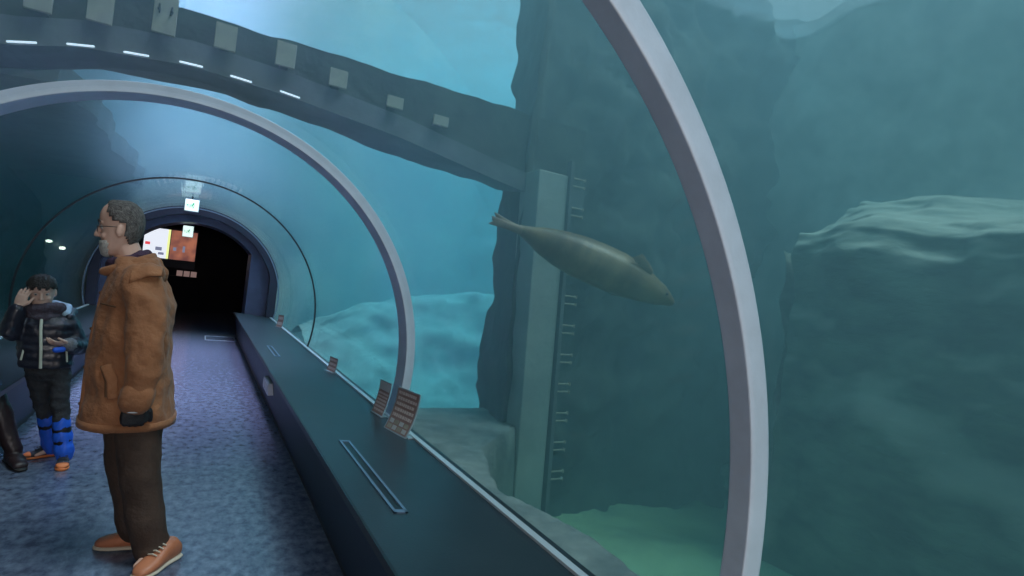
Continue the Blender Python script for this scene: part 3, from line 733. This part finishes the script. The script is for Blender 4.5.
    tube(b, [V(.23, .100, 1.385), V(.17, .122, 1.408), V(.11, .10, 1.450), V(.085, 0, 1.465), V(.11, -.10, 1.450), V(.19, -.125, 1.41)], [.008, .020, .030, .036, .030, .016], 14, ref=(0, 0, 1), rad2=[.014, .028, .038, .044, .038, .02])
    tube(b, [V(.09, .10, 1.42), V(.055, 0, 1.41), V(.09, -.10, 1.42)], [.05, .055, .05], 14, ref=(0, 0, 1), rad2=[.04, .045, .04])
    bake('hood', b, ct, .009, 3, folds(.010, 14), coat)
    # shoulder flap with a pointed corner, lying on the shoulder
    b = bmesh.new(); secs = []
    for k in range(21):
        t = k/20; f_ = lerp(.035, .155, t); end = math.radians(lerp(35, 0, t)); c = V(f_, .165, 1.372-.02*abs(t-.5))
        o_ = []; i_ = []
        for q in range(9):
            a = lerp(math.radians(105), end, q/8); rr_ = .096-.010*abs(t-.4)*2
            o_.append(c+Vector((math.cos(a)*rr_, 0, math.sin(a)*rr_))); i_.append(c+Vector((math.cos(a)*(rr_-.012), 0, math.sin(a)*(rr_-.012))))
        secs.append(o_+i_[::-1])
    loft(b, secs); obj('shoulder_flap', b, ct, coat, smooth=True)
    # placket, hem, pocket, cuff, buttons
    strip('placket', [V(.245, .045, 1.38), V(.268, .05, 1.28), V(.284, .055, 1.10), V(.290, .06, .90), V(.290, .06, .70)], .012, .034, V(1, 0, 0))
    b = bmesh.new(); secs = []
    for k in range(41):
        a = 2*PI*k/40; x, y = math.sin(a), math.cos(a); x = math.copysign(abs(x)**.85, x); y = math.copysign(abs(y)**.85, y)
        p = V(.112+.195*y, .226*x, .683); n = Vector((x, -y, 0))*.010; secs.append([p-n, p-n+Vector((0, 0, .035)), p+n*.6+Vector((0, 0, .032)), p+n*.7])
    loft(b, secs, close=False); obj('hem', b, ct, coat, smooth=True)
    dk = mat('pocket_dark_lining', (.10, .045, .02), .9)  # dark brown for pocket opening, chest seam and buttons
    strip('pocket_flap', [V(.205, .198, .98), V(.175, .214, .92), V(.165, .218, .84)], .007, .022, (1, 0, 0), ct)
    strip('pocket_opening', [V(.222, .190, .975), V(.197, .206, .915), V(.189, .212, .845)], .004, .008, (1, 0, 0), dk)
    strip('cuff', [V(.068, .264, .875), V(.075, .262, .835)], .068, .062, V(1, 0, 0))
    strip('chest_seam', [V(.262, .12, 1.255), V(.20, .20, 1.25)], .004, .004, (0, 0, 1), dk)
    for z, f_ in ((1.30, .272), (1.13, .290), (.95, .296), (.78, .298)):
        q = bmesh.new(); tube(q, [V(f_, .062, z), V(f_+.003, .063, z)], .008, 12); obj('button', q, dk, coat)
    # scarf and glove
    scf = mat('plum_scarf', (.055, .025, .055), .9, 0, .3, 30, .5, 90)
    b = bmesh.new()
    P = [V(.188+.070*math.cos(a), .070*math.sin(a), 1.468+.034*math.cos(a+PI)+.004*math.sin(3*a)) for a in [2*PI*k/20 for k in range(21)]]
    tube(b, P, .026, 12); tube(b, [V(.235, .03, 1.455), V(.240, .035, 1.40), V(.235, .03, 1.31)], [.02, .026, .024], 12)
    bake('scarf', b, scf, .007, 3, folds(.006, 30), body)
    gl = mat('black_glove', (.018, .017, .02), .55, 0, .3, 30, .3, 60)
    b = bmesh.new(); hand(b, **dict(hL, fat=1.38, wrist=J['wrL']+Vector((0, 0, .0)))); tube(b, [J['wrL']+Vector((0, 0, .03)), J['wrL']+Vector((0, 0, -.01))], [.045, .042], 14); bake('glove', b, gl, .005, 2, None, body)
    b = bmesh.new(); hand(b, **dict(hR, fat=1.38)); tube(b, [J['wrR']+Vector((0, 0, .03)), J['wrR']+Vector((0, 0, -.01))], [.045, .042], 14); bake('glove', b, gl, .005, 2, None, body)
    b = bmesh.new(); tube(b, [V(.074+.046*math.cos(a), .262+.044*math.sin(a), .795) for a in [2*PI*k/20 for k in range(21)]], .0045, 6, cap=False); obj('glove_strap', b, M['white_trim'], body)
make_man()

# ---- the boy
def make_boy():
    s = .76
    hm = Matrix.Translation(V(.03, -.165, 1.175)) @ Matrix.Rotation(math.radians(14), 4, 'Z') @ Matrix.Rotation(math.radians(12), 4, 'X') @ Matrix.Rotation(math.radians(-5), 4, 'Y') @ Matrix.Scale(.90, 4)
    J = dict(neck=V(0, -.135, 1.055), chest=V(0, -.12, .92), waist=V(0, -.105, .78), pelvis=V(0, -.095, .69),
             shL=V(0, .005, .985), shR=V(.0, -.25, .985), elL=V(-.02, .075, .80), elR=V(.10, -.29, .885), wrL=V(.13, .035, .845), wrR=V(.125, -.252, 1.075),
             hipL=V(0, -.03, .66), hipR=V(0, -.155, .66), knL=V(.02, .01, .38), knR=V(-.07, -.105, .38), anL=V(.03, .065, .075), anR=V(-.15, -.045, .075),
             toeL=V(.14, .09, .03), toeR=V(-.10, -.12, .03))
    hL = dict(wrist=J['wrL'], d=V(.6, -1, .1), pn=V(-.5, .0, .9), sc_=.82, curl=(.25, .3, .35, .4), thumb_side=-1, spread=.12)
    hR = dict(wrist=J['wrR'], d=V(-.05, .22, 1), pn=V(-1, .15, .0), sc_=.82, curl=(.25, .25, .25, .3), thumb_side=-1)
    body = body_mesh(J, SKB, hm, s, (hL, hR))
    body.location = (-.745, 4.80, 0); body.rotation_euler = (0, 0, math.radians(-4))
    tag(body, 'boy in a dark puffer jacket and blue gaiters holding a hand to his forehead', 'person')
    eyes(body, hm)
    hair = mat('black_hair', (.035, .028, .025), .5, 0, nscale=40, col2=(.012, .010, .010), bump=.6, bscale=140)
    head_patch('hair', lambda p: (p.z > .045+.012*math.sin(p.x*160) and p.y > -.2) or (p.z > -.03 and p.y > -.01 and not (abs(p.x) > .05 and p.y < .03)) or (p.z > -.085 and p.y > .04),   .003, hair, hm, body, .009, .005)
    nv = mat('navy_puffer', (.018, .020, .035), .38, 0, .2, 12, .2, 40, coat=.15)
    tr = mat('charcoal_trousers', (.035, .038, .045), .85, 0, .3, 20, .2, 60)
    # puffer jacket with quilting bulges
    b = bmesh.new(); rr = []
    for k in range(45):
        t = k/44; z = lerp(.665, 1.035, t); w = lerp(.145, .155, smooth(0, .6, t))*(1-.45*smooth(.82, 1.0, t)); f_ = lerp(.105, .115, t)*(1-.35*smooth(.8, 1, t)); q = 1+.055*abs(math.sin(t*PI*7))
        rr.append(superell((lerp(-.10, -.13, t), 0, z), f_*q, w*q, 32))
    loft(b, rr)
    def sleeve(b, P, r0):
        n = 24; Q = []; rad = []
        segs = [(P[i+1]-P[i]).length for i in range(len(P)-1)]; tot = sum(segs)
        for k in range(n+1):
            d = tot*k/n; i = 0
            while i < len(segs)-1 and d > segs[i]: d -= segs[i]; i += 1
            Q.append(P[i].lerp(P[i+1], d/segs[i])); rad.append(r0*(1-.22*k/n)*(1+.09*abs(math.sin(k/n*PI*5))))
        tube(b, Q, rad, 16)
    sleeve(b, [J['shL']+Vector((-.02, 0, -.005)), J['elL'], J['elL'].lerp(J['wrL'], .75)], .062)
    sleeve(b, [J['shR']+Vector((.02, 0, -.005)), J['elR'], J['elR'].lerp(J['wrR'], .85)], .062)
    jk = bake('puffer_jacket', b, nv, .008, 2, folds(.004, 25), body)
    zp = mat('pale_zip', (.62, .66, .55), .5)
    def bit(name, pts, r, m, par=jk, rad2=None, ref=None, seg=10):
        q = bmesh.new(); tube(q, pts, r, seg, rad2=rad2, ref=ref); return obj(name, q, m, par, smooth=True)
    bit('zip', [V(.118, -.10, .675), V(.126, -.108, .80), V(.128, -.12, .92), V(.105, -.13, 1.0)], .005, zp, rad2=.009, ref=V(1, 0, 0))
    for x, x2 in ((-.205, -.215), (.02, .03)):
        bit('pocket_zip', [V(.092, x, .80), V(.088, x2, .72)], .004, zp, rad2=.006, ref=V(1, 0, 0))
    gy = mat('grey_knit', (.22, .23, .26), .9, 0, .3, 40, .6, 120)
    bit('cuff', [J['elL'].lerp(J['wrL'], .70), J['elL'].lerp(J['wrL'], .98)], [.047, .044], gy)
    bl = mat('bright_blue', (.02, .13, .75), .5, 0, .2, 20)
    bit('wrist_band', [J['wrL']+V(.03, -.022, -.032), J['wrL']+V(.055, -.05, -.035)], [.020, .018], bl)
    # scarf and hood
    b = bmesh.new()
    tube(b, [V(.01+.075*math.cos(a), -.14+.085*math.sin(a), 1.070+.012*math.sin(2*a)) for a in [2*PI*k/18 for k in range(19)]], .034, 12)
    tube(b, [V(.005+.08*math.cos(a), -.14+.075*math.sin(a), 1.02-.01*math.cos(a)) for a in [2*PI*k/18 for k in range(19)]], .030, 12)
    bake('scarf', b, mat('dark_grey_scarf', (.10, .085, .115), .95, 0, .4, 30, .5, 80), .007, 3, folds(.006, 26), body)
    lb_ = mat('light_blue_lining', (.35, .50, .62), .8)
    bit('hood_lining', [V(.02, -.02, 1.035), V(-.06, -.04, 1.07), V(-.09, -.12, 1.08), V(-.06, -.22, 1.07)], [.025, .033, .036, .03], lb_)
    bit('hood', [V(.03, .0, 1.015), V(-.07, -.01, 1.04), V(-.115, -.12, 1.05), V(-.07, -.24, 1.035)], [.025, .036, .04, .03], nv)
    # trousers
    b = bmesh.new(); tube(b, [V(0, -.097, .72), V(0, -.095, .64)], [.085, .085], 18, ref=V(1, 0, 0), rad2=[.125, .125])
    for P in ([J['hipL'], J['knL'], V(.025, .055, .16)], [J['hipR'], J['knR'], V(-.13, -.06, .16)]):
        tube(b, [P[0], P[0].lerp(P[1], .5), P[1], P[1].lerp(P[2], .5), P[2]], [.070, .062, .054, .047, .042], 16)
    bake('trousers', b, tr, .007, 3, folds(.008, 16, (1, 1, 1.3)), body)
    blk = mat('black_band', (.01, .01, .014), .6); orange = mat('orange_toe', (.70, .20, .06), .6); dsh = mat('dark_shoe', (.03, .035, .05), .6)
    for kn, an in (('knL', 'anL'), ('knR', 'anR')):
        a_, b_ = J[an]+Vector((0, 0, -.005)), J[an].lerp(J[kn], .80)
        g = bmesh.new(); n = 16; rad = [(.049+.006*abs(math.sin(k/n*PI*3.)))*(1.10-.16*abs(k/n-.15)) for k in range(n+1)]
        tube(g, [a_.lerp(b_, k/n) for k in range(n+1)], rad, 20)
        go = bake('gaiter', g, bl, .006, 2, folds(.005, 22), body)
        for t in (.40, .70):
            g = bmesh.new(); tube(g, [a_.lerp(b_, t-.02), a_.lerp(b_, t+.02)], .0535, 20); obj('strap', g, blk, go, smooth=True)
    shoe(body, J['anL']+V(-.05, -.01, -.075), J['anL']+V(.14, .025, -.075), dsh, orange, .038, .085, toe_m=orange)
    shoe(body, J['anR']+V(-.04, .02, -.075), J['anR']+V(.05, -.15, -.075), dsh, orange, .038, .085, toe_m=orange)
make_boy()

# ---- the seated person at the left edge (only a booted leg is in view)
def make_sitter():
    base = Vector((-1.30, 4.86, 0))
    hm = Matrix.Translation(V(-.12, 0, 1.32))
    J = dict(neck=V(-.15, 0, 1.16), chest=V(-.17, 0, .98), waist=V(-.17, 0, .80), pelvis=V(-.17, 0, .65),
             shL=V(-.15, .16, 1.10), shR=V(-.15, -.16, 1.10), elL=V(-.07, .20, .86), elR=V(-.07, -.20, .86), wrL=V(-.02, .15, .72), wrR=V(-.02, -.15, .72),
             hipL=V(-.13, .085, .62), hipR=V(-.13, -.095, .62), knL=V(.16, .04, .52), knR=V(.14, -.22, .54), anL=V(.335, .03, .10), anR=V(.12, -.24, .10),
             toeL=V(.405, -.065, .035), toeR=V(.23, -.26, .035))
    hL = dict(wrist=J['wrL'], d=V(1, -.2, -.25), pn=V(-.2, 0, -1), sc_=.9, curl=(.3, .3, .35, .4), thumb_side=-1)
    hR = dict(wrist=J['wrR'], d=V(1, .2, -.25), pn=V(-.2, 0, -1), sc_=.9, curl=(.3, .3, .35, .4), thumb_side=1)
    body = body_mesh(J, SKB, hm, .93, (hL, hR)); body.location = base; body.rotation_euler = (0, 0, math.radians(80))
    tag(body, 'person at the left picture edge, a dark booted leg reaching in', 'person')
    eyes(body, hm)
    hair = mat('brown_hair', (.05, .03, .02), .5, 0, .3, 40)
    head_patch('hair', lambda p: (p.z > .04) or (p.z > -.11 and p.y > .0), .006, hair, hm, body, .02, .005)
    ctm = mat('pale_coat', (.50, .48, .42), .85, 0, .15, 9, .2, 40); jn = mat('blue_jeans', (.06, .09, .15), .85, 0, .3, 20, .2, 60)
    b = bmesh.new(); loft(b, [superell((0, -f_, z), rf, rl) for z, f_, rf, rl in ((.56, -.13, .17, .20), (.70, -.15, .15, .19), (.9, -.16, .13, .18), (1.05, -.16, .12, .19), (1.13, -.15, .10, .15), (1.18, -.15, .07, .08))])
    for q in ('L', 'R'): tube(b, [J['sh'+q], J['el'+q], J['el'+q].lerp(J['wr'+q], .9)], [.065, .058, .046], 16)
    bake('coat', b, ctm, .010, 3, folds(.01, 9), body)
    b = bmesh.new()
    for q in ('L', 'R'): tube(b, [J['hip'+q], J['kn'+q], J['kn'+q].lerp(J['an'+q], .35)], [.088, .068, .058], 16)
    bake('jeans', b, jn, .009, 3, folds(.008, 14), body)
    bt = mat('dark_leather_boot', (.035, .022, .025), .38, 0, .3, 14, .1, 40); bs = mat('boot_sole', (.015, .012, .012), .6)
    for q in ('L', 'R'):
        b = bmesh.new(); A_ = J['an'+q]; K = J['kn'+q]; T = J['toe'+q]; dd = (T-A_); dd.z = 0; dd.normalize()
        tube(b, [K.lerp(A_, .22), K.lerp(A_, .5), K.lerp(A_, .8), A_, A_+Vector((0, 0, -.045))], [.066, .064, .052, .050, .046], 18)
        tube(b, [A_+Vector((0, 0, -.055))-dd*.015, A_+Vector((0, 0, -.058))+dd*.08, A_+Vector((0, 0, -.066))+dd*.165], [.042, .038, .028], 14, ref=(0, 0, 1), rad2=[.044, .050, .042])
        bo = bake('boot', b, bt, .007, 3, folds(.005, 16), body)
        b = bmesh.new(); c0 = A_-dd*.07; c0.z = .012
        tube(b, [c0, c0+dd*.10, c0+dd*.20, c0+dd*.27], [.012]*4, 12, ref=(0, 0, 1), rad2=[.04, .040, .048, .03]); obj('boot_sole', b, bs, bo, smooth=True)
make_sitter()
# ------------------------------------------------------------------ signs, screen, small things
M['sign_brown'] = mat('sign_brown', (.32, .20, .18), .35, coat=.3); M['sign_ink'] = mat('sign_print', (.62, .50, .46), .5); M['sign_white'] = mat('sign_white', (.5, .5, .5), .4)
M['sign_dark'] = mat('sign_dark_print', (.10, .09, .10), .5); M['sign_edge'] = mat('sign_clear_edge', (.36, .42, .46), .2)
def ledge_sign(y, w, h, lab, grp=None, rows=5, ang=-30, bend=.25, white_top=0., photos=False):
    """curved upright panel standing on the ledge against the glass; printed rows follow the curve"""
    root = tag(empty('ledge_sign', (XG-.035, y, ZG+.004), math.radians(ang)), lab, 'sign', grp)
    n = 14
    def P(u, v, off=0.):   # u across, v up: leans, with a sweep at the foot
        z = v*h; back = bend*h*(.5*(1-v)**2); return Vector((back*-1+off*-1, -(u-.5)*w, z+.0))
    def slab(name, u0, u1, v0, v1, o0, o1, m, par):
        b = bmesh.new(); k = max(2, int(n*(v1-v0))+1); L = []
        for i in range(k+1):
            v = lerp(v0, v1, i/k); L.append([P(u0, v, o0), P(u1, v, o0), P(u1, v, o1), P(u0, v, o1)])
        loft(b, L); return obj(name, b, m, par)
    pn = slab('panel', 0, 1, 0, 1, 0, .006, M['sign_edge'], root)
    slab('print_area', .04, .96, .03, .97, .006, .0068, M['sign_brown'], pn)
    rnd = random.Random(int(y*100))
    if white_top: slab('white_header', .05, .95, 1-white_top, .965, .0068, .0076, M['sign_white'], pn)
    b = bmesh.new()
    top = 1-white_top-.05; bot = .30 if photos else .08
    for r in range(rows):
        vc = lerp(top, bot, (r+.5)/rows); u = .10; hh = .17*(top-bot)/rows*1.6
        while u < .88:
            du = rnd.uniform(.03, .10); L = [[P(u, v, .0068), P(min(u+du, .92), v, .0068), P(min(u+du, .92), v, .0076), P(u, v, .0076)] for v in (vc-hh, vc+hh)]
            loft(b, L); u += du+.022
    obj('printed_lines', b, M['sign_ink'], pn)
    if photos:
        for r in range(2):
            for c in range(4): slab('printed_picture', .10+.21*c, .27+.21*c, .06+.12*r, .15+.12*r, .0068, .0076, M['sign_white'] if (r+c) % 2 else M['plate'], pn)
    b = bmesh.new(); box(b, (-.065, -w*.5, -.004), (.008, w*.5, .004)); obj('foot', b, M['sign_edge'], root)
    return root
ledge_sign(3.64, .30, .29, 'largest curved brown sign on the right ledge, in front of the ring foot', rows=5, ang=12, photos=True, bend=.55)
ledge_sign(4.17, .20, .25, 'brown sign with white top, just behind the largest sign', rows=6, ang=8, white_top=.28, bend=.4)
ledge_sign(6.05, .20, .15, 'small brown striped sign halfway along the right ledge', rows=3, ang=12, bend=.3)
ledge_sign(10.6, .16, .22, 'tiny sign on the right ledge nearest the doorway', rows=2, ang=30, bend=.3)

# white socket box on the front of the ledge
wb = tag(empty('wall_box', (.70, 6.0, .33)), 'small white box on the front of the right ledge', 'box')
b = bmesh.new(); box(b, (-.02, -.22, -.06), (.05, .22, .06)); obj('casing', b, M['white_trim'], wb, bevel=.01)
b = bmesh.new(); box(b, (-.026, -.19, -.035), (-.02, -.02, .035)); box(b, (-.026, .02, -.035), (-.02, .19, .035)); obj('cover', b, M['sign_white'], wb, bevel=.003)
# thin outlined marking on the floor near the doorway
bm = bmesh.new(); x0, x1, y0, y1 = .20, .74, 12.05, 12.75
for a_, b_ in (((x0, y0), (x1, y0+.05)), ((x0, y1-.05), (x1, y1)), ((x0, y0), (x0+.02, y1)), ((x1-.02, y0), (x1, y1))): box(bm, (*a_, .001), (*b_, .004))
tag(obj('floor_marking', bm, mat('pale_tape', (.35, .40, .48), .5)), 'thin pale rectangle taped on the floor before the doorway', 'marking')

# exit sign, plus an added copy for its reflection in the vault
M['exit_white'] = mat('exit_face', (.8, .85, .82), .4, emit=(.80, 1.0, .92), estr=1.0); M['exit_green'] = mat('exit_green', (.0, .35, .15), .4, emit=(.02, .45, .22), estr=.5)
def exit_sign(loc, w, h, lab, hang):
    root = tag(empty('exit_sign', loc), lab, 'sign')
    b = bmesh.new(); box(b, (-w/2, 0, -h/2), (w/2, .06, h/2)); hs = obj('housing', b, M['white_trim'], root, bevel=.008)
    b = bmesh.new(); box(b, (-w/2+.008, -.004, -h/2+.008), (w/2-.008, -.0005, h/2-.008)); obj('face', b, M['exit_white'], root)
    b = bmesh.new(); k = w/.3
    g = lambda x, z: (x*k, -.008, z*k)
    tube(b, [g(.035, .055), g(.036, .056)], .014*k, 10)                          # head
    tube(b, [g(.03, .035), g(.01, -.01)], .012*k, 8); tube(b, [g(.01, -.01), g(-.03, -.015), g(-.04, -.05)], .008*k, 8); tube(b, [g(.01, -.01), g(.035, -.035), g(.03, -.065)], .008*k, 8)
    tube(b, [g(.03, .033), g(-.01, .03), g(-.03, .01)], .006*k, 8); tube(b, [g(.03, .033), g(.055, .005)], .006*k, 8)
    box(b, g(-.10, -.006), (-.055*k, -.004, .006*k)); tube(b, [g(-.08, .022), g(-.108, 0), g(-.08, -.022)], .006*k, 6)
    obj('running_figure', b, M['exit_green'], root)
    b = bmesh.new(); tube(b, [(0, .03, h/2-.01), (0, .03+.0, h/2+hang)], .010, 8); obj('hanger', b, M['black'], root)
exit_sign((-.32, 13.35, 2.08), .20, .24, 'white exit sign with green figure hanging inside the dark doorway', .45)
exit_sign((-.23, 10.0, 2.345), .20, .19, 'upper copy of the exit sign, added for its reflection in the vault before the arch', .04)

# wall screen in the dark room
sr = tag(empty('wall_screen', (-.88, 19.1, 1.87)), 'large lit screen in the dark room, left half white and right half orange', 'screen')
b = bmesh.new(); box(b, (-.70, 0, -.66), (.70, .08, .52)); obj('frame', b, M['portal_dark'], sr)
b = bmesh.new(); box(b, (-.64, -.01, -.42), (-.02, 0, .44)); L_ = obj('left_picture', b, mat('screen_white', (.2, .2, .2), .5, emit=(.85, .90, 1), estr=.95), sr)
b = bmesh.new(); box(b, (.02, -.01, -.42), (.68, 0, .44))
mo = mat('screen_orange', (.2, .1, .1), .5, emit=(.62, .20, .10), estr=.9); R_ = obj('right_picture', b, mo, sr)
nt = mo.node_tree; tcn = nt.nodes.new('ShaderNodeTexCoord'); nn_ = nt.nodes.new('ShaderNodeTexNoise'); nn_.inputs['Scale'].default_value = 3
rr_ = nt.nodes.new('ShaderNodeValToRGB'); rr_.color_ramp.elements[0].color = (.16, .06, .055, 1); rr_.color_ramp.elements[1].color = (.42, .15, .09, 1); rr_.color_ramp.elements[0].position = .35; rr_.color_ramp.elements[1].position = .65
nt.links.new(tcn.outputs['Object'], nn_.inputs['Vector']); nt.links.new(nn_.outputs['Fac'], rr_.inputs[0]); nt.links.new(rr_.outputs[0], nt.nodes['Principled BSDF'].inputs['Emission Color'])
yel = mat('screen_yellow', (.2, .2, .1), .5, emit=(.75, .80, .30), estr=1.2); redm = mat('screen_red', (.3, .05, .05), .5, emit=(.75, .06, .08), estr=1); grym = mat('screen_grey', (.1, .1, .12), .5, emit=(.18, .20, .30), estr=1)
for nm, m_, a_, b_, par in (('yellow_edge', yel, (-.06, -.016, -.42), (.0, -.011, .44), L_), ('red_mark', redm, (-.60, -.016, -.06), (-.48, -.011, .02), L_), ('grey_mark', grym, (-.34, -.016, -.20), (-.18, -.011, -.10), L_), ('grey_mark', grym, (-.26, -.016, -.32), (-.12, -.011, -.25), L_),
                            ('grey_mark', grym, (.34, -.016, -.18), (.40, -.011, .0), R_), ('grey_mark', grym, (.10, -.016, -.16), (.18, -.011, -.06), R_)):
    b = bmesh.new(); box(b, a_, b_); obj(nm, b, m_, par)
for i, x in enumerate((-.54, -.36, -.18)):
    b = bmesh.new(); box(b, (x-.075, 18.9, .99), (x+.075, 18.93, 1.15))
    o = obj('notice_card', b, mat('card_%d' % i, (.6, .45, .40), .6, emit=(.20, .13, .12), estr=.9), bevel=.004); tag(o, 'small lit card below the screen, %s of the three' % ('leftmost', 'middle', 'rightmost')[i], 'card')
b = bmesh.new(); box(b, (-1.0, 18.7, .0), (.0, 19.0, .99)); tag(obj('display_stand', b, M['dark'], bevel=.01), 'dark stand under the three lit cards in the dim room', 'stand')
# small glowing stand-ins added for reflections in the left glass
lm_ = mat('reflection_glow', (1, .95, .85), .4, emit=(1, .93, .8), estr=4)
for (x, y, z), lab in (((-3., 12.4, 1.26), 'small round lamp added for a reflection in the left glass, furthest left of three'), ((-2.45, 12.9, 1.55), 'small round lamp added for a reflection in the left glass, upper one of the right pair'), ((-2.25, 12.9, 1.45), 'small round lamp added for a reflection in the left glass, lower one of the right pair')):
    r_ = tag(empty('reflection_glint', (x, y, z)), lab, 'glint'); b = bmesh.new(); ball(b, (0, 0, 0), (.05, .03, .03), 2); obj('lens', b, lm_, r_, smooth=True)
    b = bmesh.new(); tube(b, [(0, .02, 0), (0, .09, 0)], .04, 12); obj('housing', b, M['black'], r_)  # black backing of the added reflection stand-in
